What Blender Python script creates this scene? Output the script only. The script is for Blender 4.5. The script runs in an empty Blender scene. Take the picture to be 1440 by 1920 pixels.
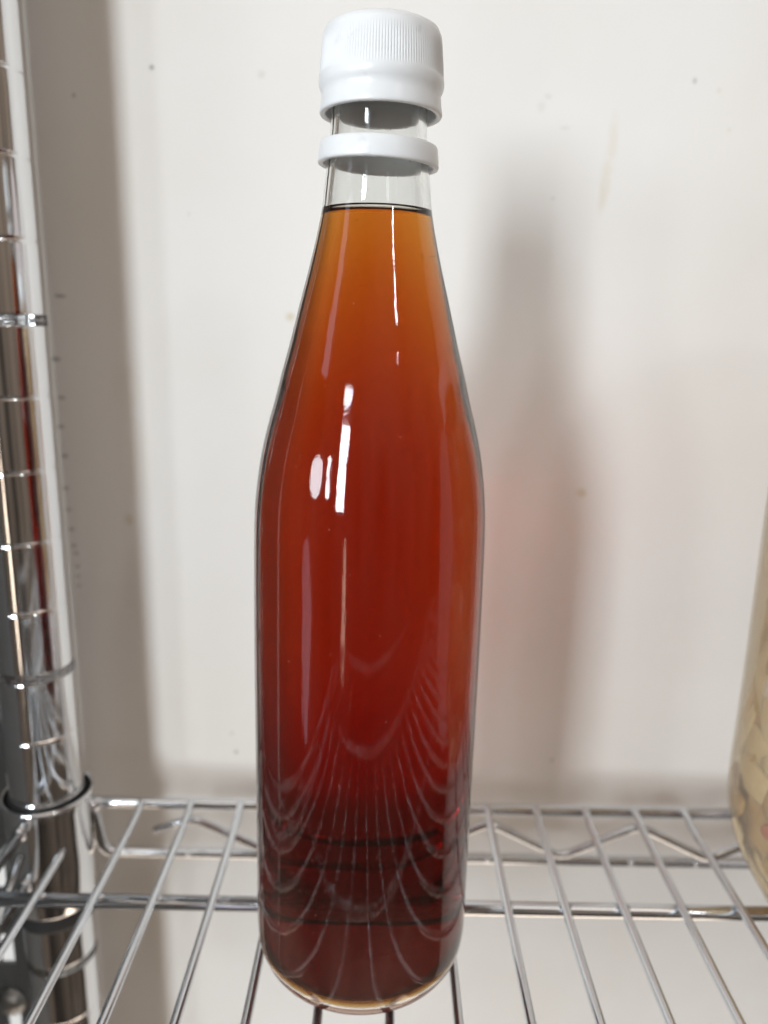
import bpy, bmesh, math, random
from mathutils import Vector, Matrix, noise

random.seed(7)
SC = bpy.context.scene
COL = SC.collection
PI = math.pi
R_ = math.radians

# ------------------------------------------------------------------ camera
CAM_H = 0.186
tilt = math.atan(345.0 / 1443.0)
roll = R_(1.1)
F = Vector((0, math.cos(tilt), -math.sin(tilt)))
Rt0 = Vector((1, 0, 0))
Dn0 = F.cross(Rt0)
Rt = math.cos(roll) * Rt0 - math.sin(roll) * Dn0
Dn = math.sin(roll) * Rt0 + math.cos(roll) * Dn0
cam_d = bpy.data.cameras.new('camera')
cam = bpy.data.objects.new('camera', cam_d)
COL.objects.link(cam)
M = Matrix((Rt, -Dn, -F)).transposed().to_4x4()
M.translation = Vector((0, 0, CAM_H))
cam.matrix_world = M
cam_d.sensor_width = 36.0
cam_d.lens = 1443.0 / 1920.0 * 36.0
cam_d.clip_start = 0.005
cam_d.clip_end = 50
cam_d.dof.use_dof = True
cam_d.dof.focus_distance = 0.186
cam_d.dof.aperture_fstop = 8.5
SC.camera = cam

# ------------------------------------------------------------------ world: a dim warm room
W = bpy.data.worlds.new("World")
SC.world = W
W.use_nodes = True
nt = W.node_tree
nt.nodes.clear()
out = nt.nodes.new('ShaderNodeOutputWorld')
bg = nt.nodes.new('ShaderNodeBackground')
tc = nt.nodes.new('ShaderNodeTexCoord')
mp = nt.nodes.new('ShaderNodeMapping')
mp.inputs['Scale'].default_value = (3.2, 3.2, 0.7)
nz = nt.nodes.new('ShaderNodeTexNoise')
nz.inputs['Scale'].default_value = 1.0
nz.inputs['Detail'].default_value = 3.0
cr = nt.nodes.new('ShaderNodeValToRGB')
e = cr.color_ramp.elements
e[0].position = 0.38
e[0].color = (0.060, 0.048, 0.040, 1)
e[1].position = 0.62
e[1].color = (0.26, 0.20, 0.155, 1)
sp = nt.nodes.new('ShaderNodeSeparateXYZ')
cr2 = nt.nodes.new('ShaderNodeMapRange')
cr2.inputs['From Min'].default_value = -0.5
cr2.inputs['From Max'].default_value = 0.45
cr2.inputs['To Min'].default_value = 0.42
cr2.inputs['To Max'].default_value = 1.15
mul = nt.nodes.new('ShaderNodeMath')
mul.operation = 'MULTIPLY'
mul.inputs[1].default_value = 1.0
L = nt.links.new
L(tc.outputs['Generated'], mp.inputs['Vector'])
L(mp.outputs['Vector'], nz.inputs['Vector'])
L(nz.outputs['Fac'], cr.inputs['Fac'])
L(cr.outputs['Color'], bg.inputs['Color'])
L(tc.outputs['Generated'], sp.inputs[0])
L(sp.outputs['Z'], cr2.inputs['Value'])
L(cr2.outputs['Result'], mul.inputs[0])
L(mul.outputs[0], bg.inputs['Strength'])
L(bg.outputs[0], out.inputs['Surface'])


# ------------------------------------------------------------------ lamps (the room's doorway, windows and bounced light, plus an added fill)
def lamp(name, az, el, dist, w, h, power, color, target=(-0.004, 0.206, 0.13), spread=180, shape='RECTANGLE'):
    d = bpy.data.lights.new(name, 'AREA')
    d.shape = 'RECTANGLE'
    d.size = w
    d.size_y = h
    d.energy = power
    d.color = color
    d.spread = R_(spread)
    o = bpy.data.objects.new(name, d)
    COL.objects.link(o)
    a, b = R_(az), R_(el)
    dirv = Vector((math.sin(a) * math.cos(b), -math.cos(a) * math.cos(b), math.sin(b)))
    t = Vector(target)
    o.location = t + dirv * dist
    o.rotation_euler = (-dirv).to_track_quat('-Z', 'Y').to_euler()
    d.shape = shape
    return o


COOL = (0.85, 0.935, 1.0)
lamp('doorway_light', -28, 12, 2.0, 0.28, 0.85, 28.5, COOL)
lamp('window_light', -41, 9, 2.0, 0.13, 0.44, 5, COOL)
lamp('window_light', -54, 8, 2.0, 0.46, 0.44, 8.5, COOL, shape='ELLIPSE')
lamp('window_light', 34, 31.5, 1.6, 0.06, 0.12, 1.1, (0.95, 0.98, 1.0))
lamp('ceiling_bounce', -6, 62, 1.6, 2.0, 0.7, 6.5, (1.0, 0.93, 0.86))
lamp('sky_glow', -64, 30, 2.0, 0.30, 0.5, 0.9, (0.80, 0.80, 1.0))
lamp('floor_bounce_or_fill', -22, -17, 1.9, 0.10, 0.60, 0.7, (1.0, 0.80, 0.62), shape='ELLIPSE')
lamp('floor_bounce_or_fill', -60, -20, 1.9, 0.30, 0.70, 0.65, (0.84, 0.82, 1.0), shape='ELLIPSE')
lamp('floor_bounce_or_fill', 0, -82, 1.2, 1.2, 0.5, 5.0, (1.0, 0.82, 0.66))  # added fill below the shelf, brightens the wall under it
lamp('side_bounce', 84, -8, 1.0, 0.5, 0.9, 0.45, (0.95, 0.92, 0.98), shape='ELLIPSE')

SC.view_settings.view_transform = 'Standard'
SC.view_settings.look = 'None'
SC.view_settings.exposure = 0.0
SC.view_settings.gamma = 1.0
SC.render.engine = 'CYCLES'
cy = SC.cycles
cy.max_bounces = 28
cy.transmission_bounces = 24
cy.glossy_bounces = 12
cy.transparent_max_bounces = 24
cy.diffuse_bounces = 4
cy.sample_clamp_indirect = 4.0
cy.blur_glossy = 0.3
cy.use_denoising = True
try:
    cy.denoiser = 'OPENIMAGEDENOISE'
except Exception:
    pass


# ------------------------------------------------------------------ material helpers
def new_mat(name):
    m = bpy.data.materials.new(name)
    m.use_nodes = True
    t = m.node_tree
    t.nodes.clear()
    o = t.nodes.new('ShaderNodeOutputMaterial')
    return m, t, o


def principled(t, color=(0.8, 0.8, 0.8), rough=0.5, metal=0.0, spec=0.5):
    p = t.nodes.new('ShaderNodeBsdfPrincipled')
    p.inputs['Base Color'].default_value = (*color, 1)
    p.inputs['Roughness'].default_value = rough
    p.inputs['Metallic'].default_value = metal
    p.inputs['Specular IOR Level'].default_value = spec
    return p


def noise_node(t, scale, detail=3.0, mapping=None, rough=0.5):
    tcn = t.nodes.new('ShaderNodeTexCoord')
    n = t.nodes.new('ShaderNodeTexNoise')
    n.inputs['Scale'].default_value = scale
    n.inputs['Detail'].default_value = detail
    n.inputs['Roughness'].default_value = rough
    if mapping:
        mpn = t.nodes.new('ShaderNodeMapping')
        mpn.inputs['Scale'].default_value = mapping
        t.links.new(tcn.outputs['Object'], mpn.inputs['Vector'])
        t.links.new(mpn.outputs['Vector'], n.inputs['Vector'])
    else:
        t.links.new(tcn.outputs['Object'], n.inputs['Vector'])
    return n


def bump(t, height_sock, strength, dist):
    b = t.nodes.new('ShaderNodeBump')
    b.inputs['Strength'].default_value = strength
    b.inputs['Distance'].default_value = dist
    t.links.new(height_sock, b.inputs['Height'])
    return b


def ramp(t, fac, stops):
    c = t.nodes.new('ShaderNodeValToRGB')
    el = c.color_ramp.elements
    while len(el) < len(stops):
        el.new(0.5)
    for q, (p, col) in zip(el, stops):
        q.position = p
        q.color = (*col, 1) if len(col) == 3 else col
    t.links.new(fac, c.inputs['Fac'])
    return c


# --- painted wall with its specks, stains and painted-in groove shadows
def wall_material():
    m, t, o = new_mat('painted_wall')
    p = principled(t, rough=0.55, spec=0.25)
    n = noise_node(t, 7.0, 4.0)
    c = ramp(t, n.outputs['Fac'], [(0.3, (0.775, 0.73, 0.67)), (0.5, (0.81, 0.775, 0.73)), (0.7, (0.835, 0.81, 0.775))])
    prev = c.outputs['Color']
    geo = t.nodes.new('ShaderNodeNewGeometry')
    wn = noise_node(t, 220.0, 2.0)
    # x, z, half width, half height, colour, strength
    Y = (0.60, 0.50, 0.30)
    K = (0.14, 0.12, 0.10)
    B = (0.40, 0.33, 0.24)
    specks = [(-0.083, 0.2717, .0010, .0010, K, .75), (-0.0362, 0.1892, .0022, .0018, Y, .8),  # wall specks, plus the painted groove shadows by the post
              (0.0765, 0.1251, .0024, .0018, Y, .75), (0.0777, 0.2510, .0020, .0095, Y, .26),
              (0.0762, 0.2380, .0020, .0100, Y, .30), (0.0752, 0.2310, .0014, .0050, Y, .22), (0.0732, 0.0093, .0009, .0009, K, .6),
              (-0.0606, 0.0103, .0009, .0009, K, .75), (-0.0622, 0.019, .0008, .0008, K, .35),
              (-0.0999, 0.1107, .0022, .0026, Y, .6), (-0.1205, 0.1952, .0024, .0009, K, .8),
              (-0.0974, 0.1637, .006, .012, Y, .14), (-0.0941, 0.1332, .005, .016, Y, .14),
              (-0.1239, 0.1724, .0019, .0010, K, .75), (-0.1230, 0.158, .0016, .0010, K, .65),  # dash row by the post: groove shadows from its caustic, painted into the colour
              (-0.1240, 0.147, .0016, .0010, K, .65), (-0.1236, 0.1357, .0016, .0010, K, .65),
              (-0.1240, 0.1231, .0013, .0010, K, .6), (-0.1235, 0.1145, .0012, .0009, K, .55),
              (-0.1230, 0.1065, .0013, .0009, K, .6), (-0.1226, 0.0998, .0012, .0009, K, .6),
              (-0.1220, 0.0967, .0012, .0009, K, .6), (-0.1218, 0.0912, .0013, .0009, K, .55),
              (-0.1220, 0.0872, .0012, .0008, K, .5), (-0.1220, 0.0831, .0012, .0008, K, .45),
              (0.1043, 0.2708, .0010, .0012, K, .5), (-0.1105, 0.2625, .0008, .0009, K, .5),
              (0.0608, 0.2551, .0018, .0008, B, .18), (-0.0452, 0.2702, .0014, .0014, B, .25),
              (0.052, 0.262, .0018, .002, B, .18), (0.054, 0.265, .0014, .001, B, .2),
              (0.113, 0.268, .0010, .001, Y, .35), (0.058, 0.232, .0008, .0008, B, .3),
              (-0.072, 0.2245, .0007, .0007, B, .3), (0.118, 0.2555, .0008, .0008, Y, .4)]
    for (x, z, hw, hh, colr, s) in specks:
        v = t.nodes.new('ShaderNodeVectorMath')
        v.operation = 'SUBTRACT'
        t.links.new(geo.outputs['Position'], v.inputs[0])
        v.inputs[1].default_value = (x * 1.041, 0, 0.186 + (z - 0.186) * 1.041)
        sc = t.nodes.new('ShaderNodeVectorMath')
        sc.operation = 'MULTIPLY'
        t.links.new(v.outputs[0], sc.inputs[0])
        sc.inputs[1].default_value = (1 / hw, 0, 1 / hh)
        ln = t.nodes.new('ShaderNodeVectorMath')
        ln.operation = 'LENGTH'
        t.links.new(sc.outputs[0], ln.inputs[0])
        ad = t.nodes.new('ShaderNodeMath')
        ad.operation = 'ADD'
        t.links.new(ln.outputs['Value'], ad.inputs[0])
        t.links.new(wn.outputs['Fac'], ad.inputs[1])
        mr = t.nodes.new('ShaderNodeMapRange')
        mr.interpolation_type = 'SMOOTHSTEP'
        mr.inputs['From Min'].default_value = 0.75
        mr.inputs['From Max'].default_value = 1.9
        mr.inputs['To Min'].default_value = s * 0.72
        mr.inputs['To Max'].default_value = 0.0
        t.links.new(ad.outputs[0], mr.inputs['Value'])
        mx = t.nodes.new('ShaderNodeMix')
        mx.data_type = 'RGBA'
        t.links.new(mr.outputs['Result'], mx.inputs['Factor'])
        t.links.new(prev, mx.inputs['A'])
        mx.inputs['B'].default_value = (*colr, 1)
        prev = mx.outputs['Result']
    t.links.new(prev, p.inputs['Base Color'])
    n2 = noise_node(t, 26.0, 3.0)
    n3 = noise_node(t, 420.0, 3.0)
    ma = t.nodes.new('ShaderNodeMath')
    ma.operation = 'MULTIPLY_ADD'
    t.links.new(n3.outputs['Fac'], ma.inputs[0])
    ma.inputs[1].default_value = 0.035
    t.links.new(n2.outputs['Fac'], ma.inputs[2])
    b = bump(t, ma.outputs[0], 0.14, 0.004)
    t.links.new(b.outputs['Normal'], p.inputs['Normal'])
    t.links.new(p.outputs[0], o.inputs['Surface'])
    return m


def chrome_material(name, base=(0.80, 0.81, 0.82), rough=0.06, blot=0.06):
    m, t, o = new_mat(name)
    p = principled(t, base, rough, 1.0)
    n = noise_node(t, 90.0, 4.0)
    mr = t.nodes.new('ShaderNodeMapRange')
    mr.inputs['From Min'].default_value = 0.35
    mr.inputs['From Max'].default_value = 0.75
    mr.inputs['To Min'].default_value = rough
    mr.inputs['To Max'].default_value = rough + blot
    t.links.new(n.outputs['Fac'], mr.inputs['Value'])
    t.links.new(mr.outputs['Result'], p.inputs['Roughness'])
    n2 = noise_node(t, 45.0, 2.0)
    b = bump(t, n2.outputs['Fac'], 0.12, 0.0012)
    t.links.new(b.outputs['Normal'], p.inputs['Normal'])
    t.links.new(p.outputs[0], o.inputs['Surface'])
    return m


def plastic_material(name, color, rough=0.35, sss=0.0):
    m, t, o = new_mat(name)
    p = principled(t, color, rough, 0.0, 0.5)
    n = noise_node(t, 160.0, 3.0)
    c = ramp(t, n.outputs['Fac'], [(0.27, tuple(v * 0.82 for v in color)), (0.36, tuple(v * 0.96 for v in color)), (0.7, color)])
    t.links.new(c.outputs['Color'], p.inputs['Base Color'])
    b = bump(t, n.outputs['Fac'], 0.08, 0.0004)
    t.links.new(b.outputs['Normal'], p.inputs['Normal'])
    if sss:
        tl = t.nodes.new('ShaderNodeBsdfTranslucent')
        tl.inputs['Color'].default_value = (*color, 1)
        mxs = t.nodes.new('ShaderNodeMixShader')
        mxs.inputs[0].default_value = sss
        t.links.new(p.outputs[0], mxs.inputs[1])
        t.links.new(tl.outputs[0], mxs.inputs[2])
        t.links.new(mxs.outputs[0], o.inputs['Surface'])
        return m
    t.links.new(p.outputs[0], o.inputs['Surface'])
    return m


def glass_material():
    m, t, o = new_mat('clear_bottle_glass')
    g = t.nodes.new('ShaderNodeBsdfGlass')
    g.inputs['Color'].default_value = (0.985, 0.992, 0.988, 1)
    g.inputs['Roughness'].default_value = 0.0
    g.inputs['IOR'].default_value = 1.5
    a = noise_node(t, 1.0, 3.0, (520, 520, 45))      # drawn, slightly wavy glass
    c = noise_node(t, 1.0, 2.0, (1500, 1500, 1500))  # orange peel
    ad = t.nodes.new('ShaderNodeMath')
    ad.operation = 'MULTIPLY_ADD'
    t.links.new(c.outputs['Fac'], ad.inputs[0])
    ad.inputs[1].default_value = 0.22
    t.links.new(a.outputs['Fac'], ad.inputs[2])
    b = bump(t, ad.outputs[0], 0.20, 0.00012)
    t.links.new(b.outputs['Normal'], g.inputs['Normal'])
    # a thin dusty film, thicker round the heel to paint in the liquid's cloudy veil, with wiped patches and specks
    df = t.nodes.new('ShaderNodeBsdfDiffuse')
    df.inputs['Color'].default_value = (0.46, 0.24, 0.18, 1)
    tcn = t.nodes.new('ShaderNodeTexCoord')
    sx = t.nodes.new('ShaderNodeSeparateXYZ')
    t.links.new(tcn.outputs['Object'], sx.inputs[0])
    heel = t.nodes.new('ShaderNodeMapRange')
    heel.interpolation_type = 'SMOOTHSTEP'
    heel.inputs['From Min'].default_value = 0.002
    heel.inputs['From Max'].default_value = 0.050
    heel.inputs['To Min'].default_value = 0.10
    heel.inputs['To Max'].default_value = 0.014
    t.links.new(sx.outputs['Z'], heel.inputs['Value'])
    sm = noise_node(t, 1.0, 4.0, (70, 70, 26))
    smr = t.nodes.new('ShaderNodeMapRange')
    smr.inputs['From Min'].default_value = 0.35
    smr.inputs['From Max'].default_value = 0.65
    smr.inputs['To Min'].default_value = 0.55
    smr.inputs['To Max'].default_value = 1.35
    t.links.new(sm.outputs['Fac'], smr.inputs['Value'])
    mm = t.nodes.new('ShaderNodeMath')
    mm.operation = 'MULTIPLY'
    t.links.new(heel.outputs['Result'], mm.inputs[0])
    t.links.new(smr.outputs['Result'], mm.inputs[1])
    vo = t.nodes.new('ShaderNodeTexVoronoi')
    vo.inputs['Scale'].default_value = 260.0
    t.links.new(tcn.outputs['Object'], vo.inputs['Vector'])
    dot = t.nodes.new('ShaderNodeMapRange')
    dot.inputs['From Min'].default_value = 0.035
    dot.inputs['From Max'].default_value = 0.065
    dot.inputs['To Min'].default_value = 0.35
    dot.inputs['To Max'].default_value = 0.0
    t.links.new(vo.outputs['Distance'], dot.inputs['Value'])
    ad2 = t.nodes.new('ShaderNodeMath')
    ad2.operation = 'MAXIMUM'
    t.links.new(mm.outputs[0], ad2.inputs[0])
    t.links.new(dot.outputs['Result'], ad2.inputs[1])
    mx = t.nodes.new('ShaderNodeMixShader')
    t.links.new(ad2.outputs[0], mx.inputs[0])
    t.links.new(g.outputs[0], mx.inputs[1])
    t.links.new(df.outputs[0], mx.inputs[2])
    t.links.new(mx.outputs[0], o.inputs['Surface'])
    return m


def liquid_material():
    m, t, o = new_mat('amber_red_vinegar')
    g = t.nodes.new('ShaderNodeBsdfGlass')
    g.inputs['Color'].default_value = (1, 1, 1, 1)
    g.inputs['Roughness'].default_value = 0.0
    at = t.nodes.new('ShaderNodeAttribute')
    at.attribute_name = 'free_surface'
    io = t.nodes.new('ShaderNodeMapRange')
    io.inputs['From Min'].default_value = 0.0
    io.inputs['From Max'].default_value = 1.0
    io.inputs['To Min'].default_value = 1.34 / 1.5
    io.inputs['To Max'].default_value = 1.34
    t.links.new(at.outputs['Fac'], io.inputs['Value'])
    t.links.new(io.outputs['Result'], g.inputs['IOR'])
    v = t.nodes.new('ShaderNodeVolumeAbsorption')
    dens = 240.0
    sig = (23.5, 82.0, 205.0)
    v.inputs['Color'].default_value = (1 - sig[0] / dens, 1 - sig[1] / dens, 1 - sig[2] / dens, 1)
    # sediment hangs in the lower third and thickens towards the base
    tcn = t.nodes.new('ShaderNodeTexCoord')
    sx = t.nodes.new('ShaderNodeSeparateXYZ')
    t.links.new(tcn.outputs['Object'], sx.inputs[0])
    mr = t.nodes.new('ShaderNodeMapRange')
    mr.interpolation_type = 'SMOOTHSTEP'
    mr.inputs['From Min'].default_value = 0.005
    mr.inputs['From Max'].default_value = 0.105
    mr.inputs['To Min'].default_value = dens * 2.0
    mr.inputs['To Max'].default_value = dens
    t.links.new(sx.outputs['Z'], mr.inputs['Value'])
    t.links.new(mr.outputs['Result'], v.inputs['Density'])
    t.links.new(g.outputs[0], o.inputs['Surface'])
    t.links.new(v.outputs[0], o.inputs['Volume'])
    return m


def clear_plastic_material():
    m, t, o = new_mat('clear_jar_plastic')
    tr = t.nodes.new('ShaderNodeBsdfTransparent')
    tr.inputs['Color'].default_value = (0.93, 0.89, 0.80, 1)
    gl = t.nodes.new('ShaderNodeBsdfGlossy')
    gl.inputs['Roughness'].default_value = 0.06
    lw = t.nodes.new('ShaderNodeLayerWeight')
    lw.inputs['Blend'].default_value = 0.5
    pw = t.nodes.new('ShaderNodeMath')
    pw.operation = 'POWER'
    t.links.new(lw.outputs['Facing'], pw.inputs[0])
    pw.inputs[1].default_value = 4.0
    fr = t.nodes.new('ShaderNodeMath')
    fr.operation = 'MULTIPLY_ADD'
    t.links.new(pw.outputs[0], fr.inputs[0])
    fr.inputs[1].default_value = 0.45
    fr.inputs[2].default_value = 0.03
    n = noise_node(t, 60.0, 2.0)
    b = bump(t, n.outputs['Fac'], 0.3, 0.002)
    t.links.new(b.outputs['Normal'], gl.inputs['Normal'])
    t.links.new(b.outputs['Normal'], lw.inputs['Normal'])
    mx = t.nodes.new('ShaderNodeMixShader')
    t.links.new(fr.outputs[0], mx.inputs[0])
    t.links.new(tr.outputs[0], mx.inputs[1])
    t.links.new(gl.outputs[0], mx.inputs[2])
    mk = t.nodes.new('ShaderNodeBsdfDiffuse')
    mk.inputs['Color'].default_value = (0.80, 0.71, 0.60, 1)
    mx2 = t.nodes.new('ShaderNodeMixShader')
    mx2.inputs[0].default_value = 0.11
    t.links.new(mx.outputs[0], mx2.inputs[1])
    t.links.new(mk.outputs[0], mx2.inputs[2])
    t.links.new(mx2.outputs[0], o.inputs['Surface'])
    return m


def vegetable_material(name, c1, c2, sss=0.3):
    m, t, o = new_mat(name)
    p = principled(t, c1, 0.35, 0.0, 0.5)
    n = noise_node(t, 120.0, 4.0)
    c = ramp(t, n.outputs['Fac'], [(0.3, c1), (0.7, c2)])
    t.links.new(c.outputs['Color'], p.inputs['Base Color'])
    p.inputs['Subsurface Weight'].default_value = sss
    p.inputs['Subsurface Radius'].default_value = (0.003, 0.002, 0.001)
    p.inputs['Subsurface Scale'].default_value = 1.0
    b = bump(t, n.outputs['Fac'], 0.3, 0.001)
    t.links.new(b.outputs['Normal'], p.inputs['Normal'])
    t.links.new(p.outputs[0], o.inputs['Surface'])
    return m


MAT = dict(
    wall=wall_material(),
    chrome=chrome_material('polished_chrome', rough=0.06, blot=0.08),
    wire=chrome_material('chrome_wire', (0.73, 0.765, 0.80), 0.15, 0.12),
    bar=chrome_material('chrome_bar', (0.72, 0.745, 0.775), 0.12, 0.12),
    black=plastic_material('black_plastic', (0.008, 0.008, 0.009), 0.7),
    white=plastic_material('white_cap_plastic', (0.89, 0.90, 0.905), 0.30, 0.10),
    glass=glass_material(),
    liquid=liquid_material(),
    jar=clear_plastic_material(),
    olive=vegetable_material('olive_pickle', (0.42, 0.26, 0.10), (0.56, 0.39, 0.19)),
    pale=vegetable_material('pale_pickle', (0.60, 0.49, 0.34), (0.72, 0.63, 0.49)),
    lime=vegetable_material('yellow_green_pickle', (0.42, 0.27, 0.07), (0.52, 0.38, 0.14)),
    carrot=vegetable_material('orange_carrot', (0.50, 0.16, 0.05), (0.62, 0.28, 0.12)),
    red=vegetable_material('red_pepper', (0.42, 0.045, 0.03), (0.52, 0.10, 0.06)),
    steel=plastic_material('grey_painted_steel', (0.20, 0.215, 0.225), 0.4),
    bolt=chrome_material('dull_zinc', (0.5, 0.5, 0.49), 0.3, 0.2),
)


# ------------------------------------------------------------------ object helpers
def link(name, bm, mat, parent=None, smooth=True, loc=None):
    me = bpy.data.meshes.new(name)
    bm.normal_update()
    bm.to_mesh(me)
    bm.free()
    if smooth:
        for f in me.polygons:
            f.use_smooth = True
    me.materials.append(mat)
    o = bpy.data.objects.new(name, me)
    COL.objects.link(o)
    if parent:
        o.parent = parent
    if loc:
        o.location = loc
    return o


def empty(name, loc, label, cat):
    o = bpy.data.objects.new(name, None)
    o.empty_display_size = 0.01
    o.location = loc
    o['label'] = label
    o['category'] = cat
    COL.objects.link(o)
    return o


def add_lathe(bm, prof, seg=96, cx=0, cy=0, rfun=None, closed=False):
    rings = []
    for i, (r, z) in enumerate(prof):
        if r < 1e-7:
            rings.append([bm.verts.new((cx, cy, z))])
        else:
            ring = []
            for k in range(seg):
                a = 2 * PI * k / seg
                rr = r if rfun is None else rfun(r, z, a, i)
                ring.append(bm.verts.new((cx + rr * math.cos(a), cy + rr * math.sin(a), z)))
            rings.append(ring)
    pairs = list(zip(rings[:-1], rings[1:]))
    if closed:
        pairs.append((rings[-1], rings[0]))
    for A, B in pairs:
        for k in range(seg):
            k2 = (k + 1) % seg
            if len(A) == 1 and len(B) == 1:
                continue
            if len(A) == 1:
                bm.faces.new((A[0], B[k2], B[k]))
            elif len(B) == 1:
                bm.faces.new((A[k], A[k2], B[0]))
            else:
                bm.faces.new((A[k], A[k2], B[k2], B[k]))


def lathe(prof, seg=96, **kw):
    bm = bmesh.new()
    add_lathe(bm, prof, seg, **kw)
    bmesh.ops.recalc_face_normals(bm, faces=bm.faces)
    return bm


def add_tube(bm, pts, r, seg=14, cap=True):
    pts = [Vector(p) for p in pts]
    rings = []
    ref = None
    for i, p in enumerate(pts):
        if i == 0:
            tg = pts[1] - pts[0]
        elif i == len(pts) - 1:
            tg = pts[-1] - pts[-2]
        else:
            tg = (pts[i + 1] - p).normalized() + (p - pts[i - 1]).normalized()
        tg.normalize()
        if ref is None:
            ref = tg.orthogonal().normalized()
        u = (ref - tg * ref.dot(tg)).normalized()
        ref = u
        v = tg.cross(u)
        rr = r[i] if isinstance(r, (list, tuple)) else r
        rings.append([bm.verts.new(p + rr * (math.cos(2 * PI * k / seg) * u + math.sin(2 * PI * k / seg) * v)) for k in range(seg)])
    for A, B in zip(rings[:-1], rings[1:]):
        for k in range(seg):
            bm.faces.new((A[k], A[(k + 1) % seg], B[(k + 1) % seg], B[k]))
    if cap:
        bm.faces.new(list(reversed(rings[0])))
        bm.faces.new(rings[-1])


def round_path(pts, rad, n=5):
    """fillet the corners of a bent rod"""
    P = [Vector(p) for p in pts]
    o = [P[0]]
    for a, b, c in zip(P[:-2], P[1:-1], P[2:]):
        d1, d2 = (a - b), (c - b)
        l = min(rad, d1.length * 0.45, d2.length * 0.45)
        p1, p2 = b + d1.normalized() * l, b + d2.normalized() * l
        for k in range(n + 1):
            s = k / n
            o.append((1 - s) ** 2 * p1 + 2 * s * (1 - s) * b + s * s * p2)
    o.append(P[-1])
    return o


def add_box(bm, x0, x1, y0, y1, z0, z1):
    v = [bm.verts.new(p) for p in ((x0, y0, z0), (x1, y0, z0), (x1, y1, z0), (x0, y1, z0),
                                   (x0, y0, z1), (x1, y0, z1), (x1, y1, z1), (x0, y1, z1))]
    for f in ((0, 3, 2, 1), (4, 5, 6, 7), (0, 1, 5, 4), (1, 2, 6, 5), (2, 3, 7, 6), (3, 0, 4, 7)):
        bm.faces.new([v[i] for i in f])


def add_blob(bm, c, rx, ry, rz, sub=2):
    r = bmesh.ops.create_icosphere(bm, subdivisions=sub, radius=1.0)
    for v in r['verts']:
        v.co = Vector((v.co.x * rx, v.co.y * ry, v.co.z * rz)) + Vector(c)


# ------------------------------------------------------------------ wall
WALL_Y = 0.305
bm = bmesh.new()
add_box(bm, -1.4, 1.4, WALL_Y, WALL_Y + 0.03, -0.9, 1.1)
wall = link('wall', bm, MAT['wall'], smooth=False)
wall['kind'] = 'structure'
wall['label'] = 'off white painted wall with small specks and painted groove shadows behind the wire shelf'
wall['category'] = 'wall'

# ------------------------------------------------------------------ shelf post at the left
PX, PY, PR = -0.1300, 0.2680, 0.0136
post = empty('shelf_post', (PX, PY, -0.5), 'round chrome shelf post with ring grooves at the left edge', 'post')


def groove_profile(z0, z1):
    pitch, zref = 0.0253, 0.1863
    zs = []
    k0 = int(math.floor((z0 - zref) / pitch)) + 1
    k1 = int(math.ceil((z1 - zref) / pitch))
    for k in range(k0, k1):
        z = zref + k * pitch
        if k % 5 == 0:
            zs += [z - 0.0013, z + 0.0013]
        else:
            zs.append(z)
    prof = [(PR, z0)]
    for z in sorted(zs):
        if z - 0.001 < z0 or z + 0.001 > z1:
            continue
        prof += [(PR, z - 0.0030), (PR, z - 0.0011), (PR, z - 0.00070), (PR - 0.00010, z - 0.00052), (PR - 0.00024, z - 0.00022), (PR - 0.00024, z + 0.00022),
                 (PR - 0.00010, z + 0.00052), (PR, z + 0.00070), (PR, z + 0.0011), (PR, z + 0.0030)]
    prof.append((PR, z1))
    return prof


pf = groove_profile(-0.5, 0.7)
pf = [(0.0, -0.5)] + [(r, z) for r, z in pf] + [(0.0, 0.7)]
link('tube', lathe([(r, z + 0.5) for r, z in pf], 80), MAT['chrome'], post)
# black split sleeve that the collar sits on
sl = [(PR + 0.0001, -0.0470), (0.0147, -0.0470), (0.01515, -0.0455), (0.0150, -0.040), (0.01475, 0.0000), (0.0146, 0.0071), (0.01455, 0.0076), (PR + 0.0001, 0.0076)]
link('sleeve', lathe([(r, z + 0.5) for r, z in sl], 72, closed=True), MAT['black'], post)

# ------------------------------------------------------------------ wire shelf
SX0, SX1, SYB, SYF = -0.130, 0.345, 0.2722, -0.085
shelf = empty('wire_shelf', (0.1, 0.1, 0.0), 'chrome wire shelf that the red bottle stands on', 'shelf')
OFF = Vector((-0.1, -0.1, 0.0))


def shelf_part(name, bm, mat):
    for v in bm.verts:
        v.co += OFF
    return link(name, bm, mat, shelf)


WR = 0.00142
# collar round the post
col = [(0.0152, -0.0400), (0.0157, -0.0403), (0.0161, -0.0390), (0.0163, -0.020), (0.0167, 0.003), (0.0172, 0.0062), (0.0170, 0.0072), (0.0163, 0.0075),
       (0.0158, 0.0068), (0.0155, 0.000), (0.0152, -0.020)]
bm = lathe(col, 80, cx=PX, cy=PY, closed=True)
shelf_part('collar', bm, MAT['chrome'])

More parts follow.
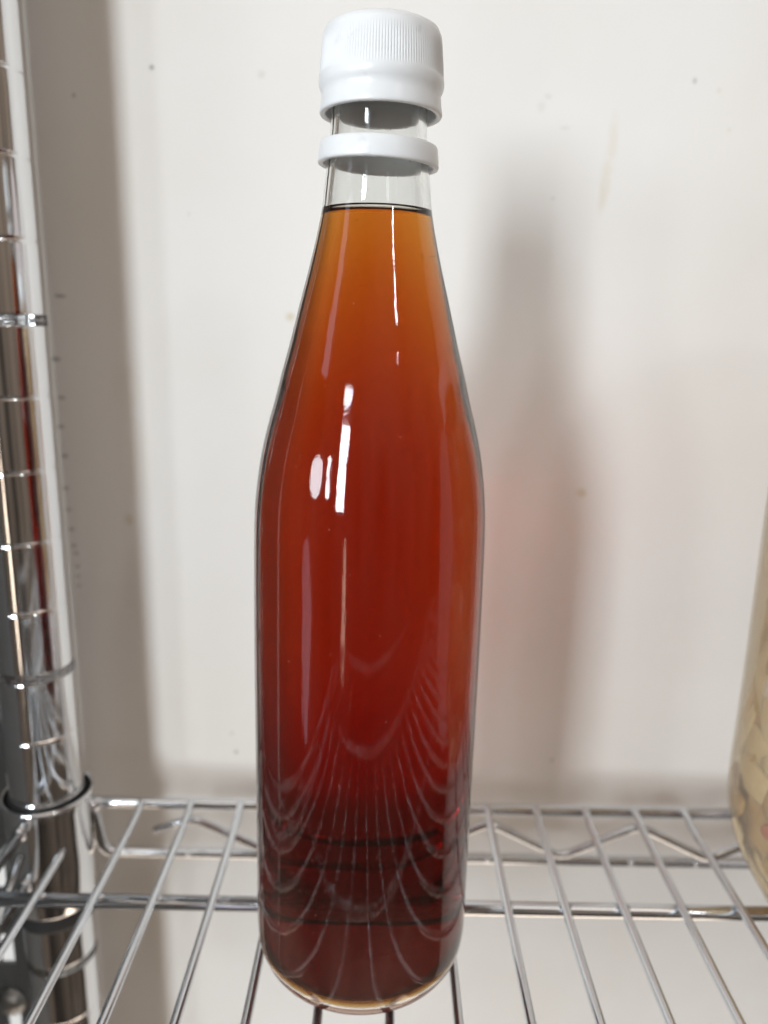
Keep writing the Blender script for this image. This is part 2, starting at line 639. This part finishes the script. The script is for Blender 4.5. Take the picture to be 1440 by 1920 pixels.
# back ledge: upper and lower bars with a zigzag wire between
bm = bmesh.new()
add_tube(bm, round_path([(PX + 0.0162, SYB, -0.0006), (PX + 0.03, SYB, -0.0006), (SX1, SYB, -0.0006)], 0.004), 0.00225, 16)
add_blob(bm, (PX + 0.0172, SYB - 0.001, -0.0006), 0.0030, 0.0030, 0.0032)
bmesh.ops.recalc_face_normals(bm, faces=bm.faces)
shelf_part('back_bar', bm, MAT['bar'])
bm = bmesh.new()
add_tube(bm, round_path([(PX + 0.0160, SYB - 0.003, 0.0020), (PX + 0.0172, SYB - 0.001, -0.010), (PX + 0.0185, SYB, -0.0232), (PX + 0.03, SYB, -0.0232),
                         (SX1, SYB, -0.0232)], 0.005), 0.0022, 16)
for k in range(16):
    add_blob(bm, (0.0738 - 0.0588 * 4 + 0.0588 * k * 0.5 + random.uniform(-.004, .004), SYB - 0.0018, -0.0225), 0.0016, 0.0012, 0.0014, 1)
bmesh.ops.recalc_face_normals(bm, faces=bm.faces)
shelf_part('lower_back_bar', bm, MAT['bar'])
zp = []
x = -0.0888
zp.append((x, SYB - 0.0042, -0.0100))
zp.append((-0.0735, SYB - 0.0042, -0.0042))
k = 0
xx = -0.0735
while xx < SX1 - 0.04:
    zp.append((xx + 0.0294, SYB - 0.0042, -0.0185))
    zp.append((xx + 0.0588, SYB - 0.0042, -0.0038))
    xx += 0.0588
bm = bmesh.new()
add_tube(bm, round_path(zp, 0.0045), 0.00165, 12)
bmesh.ops.recalc_face_normals(bm, faces=bm.faces)
shelf_part('zigzag_wire', bm, MAT['bar'])

# side ledge running towards the viewer from the collar
for nm, z in (('side_bar', -0.0006), ('lower_side_bar', -0.0232)):
    bm = bmesh.new()
    add_tube(bm, [(PX - 0.004, PY - 0.015, z), (PX - 0.004, 0.1, z), (PX - 0.004, SYF, z)], 0.00225, 16)
    add_blob(bm, (PX - 0.004, PY - 0.0165, z), 0.0030, 0.0030, 0.0032)
    bmesh.ops.recalc_face_normals(bm, faces=bm.faces)
    shelf_part(nm, bm, MAT['bar'])
zs = []
yy = PY - 0.024
up = True
while yy > SYF:
    zs.append((PX - 0.0005, yy, -0.0042 if up else -0.0190))
    up = not up
    yy -= 0.0294
bm = bmesh.new()
add_tube(bm, round_path(zs, 0.0045), 0.00165, 12)
bmesh.ops.recalc_face_normals(bm, faces=bm.faces)
shelf_part('zigzag_wire', bm, MAT['bar'])

# support bars that the wires are welded to
WX = [-0.1136 + 0.0196 * k for k in range(24)]
for yb in (0.2215, 0.1215, 0.0215, -0.075):
    bm = bmesh.new()
    add_tube(bm, [(PX - 0.004, yb, -WR - 0.0023), (0.1, yb, -WR - 0.0023), (SX1, yb, -WR - 0.0023)], 0.0024, 16)
    for wx in WX:
        add_blob(bm, (wx + 0.0012, yb - 0.0006, -WR - 0.0002), 0.0017, 0.0019, 0.0009, 1)
    bmesh.ops.recalc_face_normals(bm, faces=bm.faces)
    shelf_part('support_bar', bm, MAT['bar'])

# the deck wires, one object each
bm = bmesh.new()
add_tube(bm, [(0, SYB - 0.0004, -0.0003), (0, SYB - 0.0022, 0.0012), (0, SYB - 0.006, 0.0008), (0, SYB - 0.011, 0.0), (0, 0.22, 0), (0, 0.1, 0), (0, SYF, 0)], WR, 12)
bmesh.ops.recalc_face_normals(bm, faces=bm.faces)
for v in bm.verts:
    v.co += OFF
w0 = link('wire', bm, MAT['wire'], shelf)
w0.location.x = WX[1]
for wx in WX[2:]:
    w = w0.copy()
    COL.objects.link(w)
    w.parent = shelf
    w.location.x = wx + random.uniform(-0.0003, 0.0003)
# the corner wire is cut short in front of the collar
bm = bmesh.new()
add_tube(bm, [(WX[0], 0.2415, 0.0004), (WX[0], 0.238, 0.0001), (WX[0], 0.22, 0), (WX[0], 0.1, 0), (WX[0], SYF, 0)], [WR * 0.8, WR, WR, WR, WR], 12)
bmesh.ops.recalc_face_normals(bm, faces=bm.faces)
shelf_part('wire', bm, MAT['wire'])

# ------------------------------------------------------------------ slotted steel upright behind the post
up = empty('slotted_upright', (-0.1640, 0.2850, -0.5), 'grey slotted steel upright with a round bolt, behind the post', 'upright')
bm = bmesh.new()
ux0, ux1, y0, y1 = -0.011, 0.0105, 0.0, 0.002
zb, zt = 0.0, 1.2
add_box(bm, ux0, -0.0020, y0, y1, zb, zt)
add_box(bm, 0.0040, ux1, y0, y1, zb, zt)
z = zb
slot0 = 0.400 - 0.0385 * 10
while z < zt - 0.01:
    z2 = min(zt, z + 0.0235)
    add_box(bm, -0.0020, 0.0040, y0, y1, z, z2)
    z += 0.0385
add_box(bm, ux0, ux0 + 0.002, -0.085, y0, zb, zt)  # unseen deep flange, added to shade the wall beside the post
bmesh.ops.remove_doubles(bm, verts=bm.verts, dist=1e-6)
bo = link('slotted_plate', bm, MAT['steel'], up, smooth=False)
bv = bo.modifiers.new('bevel', 'BEVEL')
bv.width = 0.0004
bv.segments = 2
bm = lathe([(0, -0.0042), (0.0030, -0.0040), (0.0046, -0.0030), (0.0054, -0.0012), (0.0068, -0.0010), (0.0070, 0.0), (0.0, 0.0)], 32)
b1 = link('bolt', bm, MAT['bolt'], up)
b1.rotation_euler.x = -PI / 2
b1.location = (0.0005, -0.0002, 0.3885)
b1.rotation_euler.x = PI / 2
b1.scale.z = -1

# ------------------------------------------------------------------ the bottle
BX, BY, BZ = -0.0047, 0.2015, 0.0016
bottle = empty('bottle', (BX, BY, BZ), 'tall clear glass bottle of dark red amber liquid with a white cap', 'bottle')
bottle.rotation_euler = (0, R_(0.42), 0)
# outer profile, heights above the base
outer = [(0.0, 0.003), (0.01, 0.0028), (0.02, 0.0018), (0.024, 0.0006), (0.0258, 0.0), (0.027, 0.00015), (0.0284, 0.001), (0.0297, 0.0026), (0.0306, 0.0048), (0.0311, 0.0075), (0.03135, 0.0105), (0.0314, 0.015), (0.0314, 0.024), (0.0313, 0.04807), (0.03134, 0.07252), (0.0313, 0.09697), (0.0312, 0.11359), (0.0311, 0.12337), (0.03095, 0.1312), (0.03061, 0.13853), (0.02983, 0.14567), (0.02866, 0.15271), (0.02699, 0.15975), (0.02513, 0.1664), (0.02337, 0.17325), (0.02152, 0.1798), (0.0198, 0.18645), (0.01814, 0.19281), (0.01643, 0.19927), (0.01487, 0.20572), (0.01369, 0.21139), (0.0133, 0.21433), (0.01271, 0.2198), (0.01222, 0.22411), (0.01174, 0.229), (0.01154, 0.23291), (0.01154, 0.23878), (0.01183, 0.23927), (0.01183, 0.2456), (0.01154, 0.2468)]


def catmull(prof, n=4):
    o = []
    for i in range(len(prof) - 1):
        p0 = prof[max(i - 1, 0)]
        p1, p2 = prof[i], prof[i + 1]
        p3 = prof[min(i + 2, len(prof) - 1)]
        for k in range(n):
            t = k / n
            q = []
            for a in (0, 1):
                q.append(0.5 * (2 * p1[a] + (p2[a] - p0[a]) * t + (2 * p0[a] - 5 * p1[a] + 4 * p2[a] - p3[a]) * t * t + (3 * p1[a] - p0[a] - 3 * p2[a] + p3[a]) * t ** 3))
            o.append((max(q[0], 0.0), q[1]))
    o.append(prof[-1])
    return o


NB = 37
outer_s = catmull(outer[:NB], 4)
WT = 0.0024


def outer_r(z):
    pr = [p for p in outer_s if p[1] >= 0.01]
    for a, b in zip(pr[:-1], pr[1:]):
        if a[1] <= z <= b[1]:
            s = (z - a[1]) / max(b[1] - a[1], 1e-9)
            return a[0] + s * (b[0] - a[0])
    return pr[-1][0]


inner = [(0.0, 0.0062), (0.008, 0.0058), (0.015, 0.0046), (0.0215, 0.0034), (0.0250, 0.0030), (0.0272, 0.0044), (0.0284, 0.0070), (0.02885, 0.0105), (0.0290, 0.0150), (0.0290, 0.022)]
z = 0.030
while z < 0.2360:
    tk = WT if z < 0.16 else WT - 0.0004 * (z - 0.16) / 0.06
    inner.append((outer_r(z) - tk, z))
    z += 0.004
inner += [(0.0096, 0.2388), (0.0096, 0.2450), (0.0100, 0.2466)]
inner_s = catmull(inner, 2)
LZ = 0.21100
MEN = 0.0014


def inner_r(z):
    for a, b in zip(inner_s[:-1], inner_s[1:]):
        if a[1] <= z <= b[1] and a[1] > 0.012:
            s = (z - a[1]) / max(b[1] - a[1], 1e-9)
            return a[0] + s * (b[0] - a[0])
    return inner_s[-1][0]


# the glass: outside, lip and the dry inside; below the waterline the liquid's own skin is the inside face
ri = inner_r(LZ + MEN)
dry = [(ri, LZ + MEN)] + [p for p in inner_s if p[1] > LZ + MEN + 0.0004]
shell = outer_s + outer[NB:] + [(0.0110, 0.2474), (0.0102, 0.2472)] + list(reversed(dry))
bm = bmesh.new()
SEAM = round(R_(202) / (2 * PI / 160)) * (2 * PI / 160)


def seam(r, z, a, i):
    d = min(abs((a - SEAM + PI) % (2 * PI) - PI), abs((a - SEAM - PI + PI) % (2 * PI) - PI))
    return r + (0.00016 if d < 0.004 and 0.006 < z < 0.236 and i < len(outer_s) else 0.0)


add_lathe(bm, shell, 160, rfun=seam)
bm.normal_update()
# rings run from the base's middle outwards and up: make sure the outside faces outwards
tst = max(bm.faces, key=lambda f: f.calc_center_median().xy.length)
c = tst.calc_center_median()
if tst.normal.x * c.x + tst.normal.y * c.y < 0:
    bmesh.ops.reverse_faces(bm, faces=bm.faces)
link('glass_body', bm, MAT['glass'], bottle)

liq = [p for p in inner_s if p[1] < LZ + MEN - 0.0004] + [(ri, LZ + MEN)]
nwall = len(liq) - 1
liq += [(ri - 0.00025, LZ + 0.0009), (ri - 0.0006, LZ + 0.00055), (ri - 0.0012, LZ + 0.0003), (ri - 0.0020, LZ + 0.00015), (ri - 0.0030, LZ + 0.00003), (ri - 0.0045, LZ - 0.0001), (0.0, LZ - 0.0001)]
bm = bmesh.new()
add_lathe(bm, liq, 160)
bmesh.ops.recalc_face_normals(bm, faces=bm.faces)
lq = link('liquid', bm, MAT['liquid'], bottle)
fs = lq.data.attributes.new('free_surface', 'FLOAT', 'FACE')
for f in lq.data.polygons:
    c = f.center
    rr = math.hypot(c.x, c.y)
    fs.data[f.index].value = 1.0 if (c.z > LZ - 0.0005 and rr < inner_r(c.z) - 0.00008 and f.normal.z > 0.05 and c.z > 0.2) else 0.0

# cap with fine vertical ribs, heights above the bottle's base
NR = 136
capp = [(0, .2525), (.006, .2524), (.0120, .2521), (.0133, .2514), (.01390, .2501), (.01408, .2487), (.01416, .2472), (.01438, .2446), (.0145, .2430), (.01463, .2416),
        (.01485, .2410), (.01492, .2402), (.01488, .2394), (.01455, .2385), (.0142, .2378), (.0143, .2366), (.01450, .2350), (.01468, .2340), (.01468, .2335), (.01452, .2332),
        (.0134, .2332), (.01325, .2336), (.0131, .2378), (.0129, .2405), (.0125, .2430), (.0121, .2468), (.0119, .2476), (0, .2479)]


def rib(r, z, a, i):
    if 5 <= i <= 9:
        amp = {5: 0.00004, 6: 0.00010, 7: 0.00012, 8: 0.00012, 9: 0.00009}[i]
        return r + amp * math.cos(NR * a)
    # a hand-tightened cap is not a perfect circle
    return r * (1 + 0.0012 * math.sin(3 * a + 1) * (1 if 15 <= i <= 20 else 0))


CAPX = Vector((0.0004, 0, 0.0004))
bm = lathe(capp, NR * 5, rfun=rib)
cap = link('cap', bm, MAT['white'], bottle)
cap.location = CAPX

# torn-off tamper ring sitting on the neck
rg = [(.01403, .0021), (.01423, .0017), (.01447, 0), (.01467, -.0018), (.01469, -.0023), (.01452, -.0027), (.01340, -.0027), (.01328, -.0023), (.01318, 0), (.01312, .0015), (.01322, .0020), (.01359, .0022)]
bm = lathe(rg, 128, closed=True)
ring = link('tamper_ring', bm, MAT['white'], bottle)
ring.location = (0.0001, -0.0003, 0.22499)
ring.rotation_euler = (R_(1.0), R_(1.6), 0)

# ------------------------------------------------------------------ jar of pickles at the right edge
JX, JY, JR = 0.1622, 0.2170, 0.0465
jar = empty('pickle_jar', (JX, JY, 0.0016), 'clear plastic jar of mixed pickled vegetables at the right edge', 'jar')
jp = [(0.0, 0.004), (0.020, 0.003), (0.029, 0.0006), (0.0325, 0.0), (0.0350, 0.0022), (0.0385, 0.0080), (0.0422, 0.0145), (0.0450, 0.0220), (0.0463, 0.0300), (0.0466, 0.040),
      (0.0464, 0.055), (0.0462, 0.080), (0.0463, 0.110), (0.0463, 0.150), (0.0455, 0.172), (0.0420, 0.184), (0.0370, 0.190), (0.0365, 0.204)]


def petal(r, z, a, i):
    k = max(0.0, 1 - z / 0.035)
    return r * (1 - 0.07 * k * (0.5 - 0.5 * math.cos(5 * a + 0.7)) + 0.006 * math.cos(10 * a) * (1 - k))


jps = catmull(jp, 4)
bm = lathe(jps + [(0.0355, 0.204)] + [(max(r - 0.0008, 0), z + 0.0006) for r, z in reversed(jps)], 100, rfun=petal)
link('jar_body', bm, MAT['jar'], jar)
lid = [(0.0, 0.2120), (0.0360, 0.2120), (0.0385, 0.2100), (0.0390, 0.1960), (0.0380, 0.1950), (0.0375, 0.1955), (0.0372, 0.2080), (0.0, 0.2085)]
bm = lathe(lid, 90)
link('lid', bm, MAT['white'], jar)


def jar_r(z):
    for a, b in zip(jps[:-1], jps[1:]):
        if a[1] <= z <= b[1] and z > 0.0005:
            s = (z - a[1]) / max(b[1] - a[1], 1e-9)
            return a[0] + s * (b[0] - a[0])
    return 0.03


def strip_bm(ln, wd, th, curl, twist):
    bm = bmesh.new()
    n = 9
    rings = []
    for i in range(n):
        s = i / (n - 1) - 0.5
        a = curl * s
        c = Vector((math.sin(a) / max(abs(curl), .01) * ln if abs(curl) > .01 else s * ln, (1 - math.cos(a)) / max(abs(curl), .01) * ln * (1 if curl > 0 else -1), 0))
        tw = twist * s
        wv = Vector((0, math.sin(tw), math.cos(tw)))
        nv = Vector((-math.sin(a), math.cos(a), 0))
        w = wd * (1 - 0.55 * abs(2 * s) ** 3)
        ring = []
        for k in range(8):
            q = 2 * PI * k / 8
            ring.append(bm.verts.new(c + wv * math.cos(q) * w / 2 + nv * math.sin(q) * th / 2))
        rings.append(ring)
    for A, B in zip(rings[:-1], rings[1:]):
        for k in range(8):
            bm.faces.new((A[k], A[(k + 1) % 8], B[(k + 1) % 8], B[k]))
    bm.faces.new(rings[0])
    bm.faces.new(rings[-1])
    bmesh.ops.recalc_face_normals(bm, faces=bm.faces)
    return bm


rnd = random.Random(21)
protos = []
for mk in ('olive', 'pale', 'lime', 'carrot', 'red', 'olive', 'pale', 'lime'):
    bm = strip_bm(rnd.uniform(.030, .050), rnd.uniform(.010, .017), rnd.uniform(.0016, .003), rnd.uniform(.5, 1.1), rnd.uniform(-.5, .5))
    me = bpy.data.meshes.new('pickle_strip')
    bm.to_mesh(me)
    bm.free()
    for f in me.polygons:
        f.use_smooth = True
    me.materials.append(MAT[mk])
    protos.append(me)


def strip(me, ang, z, spin, depth=0.0022, sc=1.0):
    r = jar_r(z) * 0.985 - depth
    o = bpy.data.objects.new('pickle_strip', me)
    COL.objects.link(o)
    o.parent = jar
    # local x along the strip, local y = outward normal (curl bends inwards)
    n = Vector((math.cos(ang), math.sin(ang), 0))
    slope = 0.0
    if z < 0.03:
        slope = -0.55
    n = (n + Vector((0, 0, slope))).normalized()
    tz = Vector((0, 0, 1))
    tx = tz.cross(n).normalized()
    tz = n.cross(tx)
    ax = tx * math.cos(spin) + tz * math.sin(spin)
    ay = -n
    az = ax.cross(ay)
    m = Matrix((ax, ay, az)).transposed().to_4x4()
    m.translation = Vector((math.cos(ang) * r, math.sin(ang) * r, z))
    o.matrix_local = m @ Matrix.Scale(sc, 4)
    return o


mix = [0, 1, 6, 5, 1, 5, 6, 0, 6, 3, 7, 1, 4, 5]
for k in range(85):
    ang = R_(rnd.uniform(140, 265))
    z = 0.008 + 0.16 * ((k + rnd.random()) / 85)
    q = mix[rnd.randrange(len(mix))]
    strip(protos[q], ang, z, rnd.uniform(-1.3, 1.3), rnd.uniform(.0016, .0045), rnd.uniform(.7, 1.15) if z > 0.045 else rnd.uniform(.5, .75))
strip(protos[4], R_(203), 0.040, 0.5, 0.0016, 0.5)
strip(protos[3], R_(196), 0.075, 1.0, 0.0016, 0.6)
strip(protos[3], R_(200), 0.030, -0.9, 0.0020, 0.5)
strip(protos[6], R_(205), 0.020, 1.25, 0.0032, 0.75)
strip(protos[2], R_(196), 0.022, 1.15, 0.0036, 0.75)
strip(protos[1], R_(222), 0.026, 1.2, 0.0032, 0.75)

# the packed mass in the middle of the jar
core = [(0.0, 0.006), (0.025, 0.005), (0.033, 0.011), (0.0395, 0.022), (0.0418, 0.045), (0.0418, 0.08), (0.0418, 0.12), (0.0418, 0.15), (0.039, 0.168), (0.0, 0.172)]


def lump(r, z, a, i):
    return r + 0.0035 * noise.noise(Vector((math.cos(a) * 6, math.sin(a) * 6, z * 160)))


bm = lathe(catmull(core, 4), 80, rfun=lump)
pm = link('packed_pickles', bm, MAT['olive'], jar)
pm['kind'] = 'stuff'
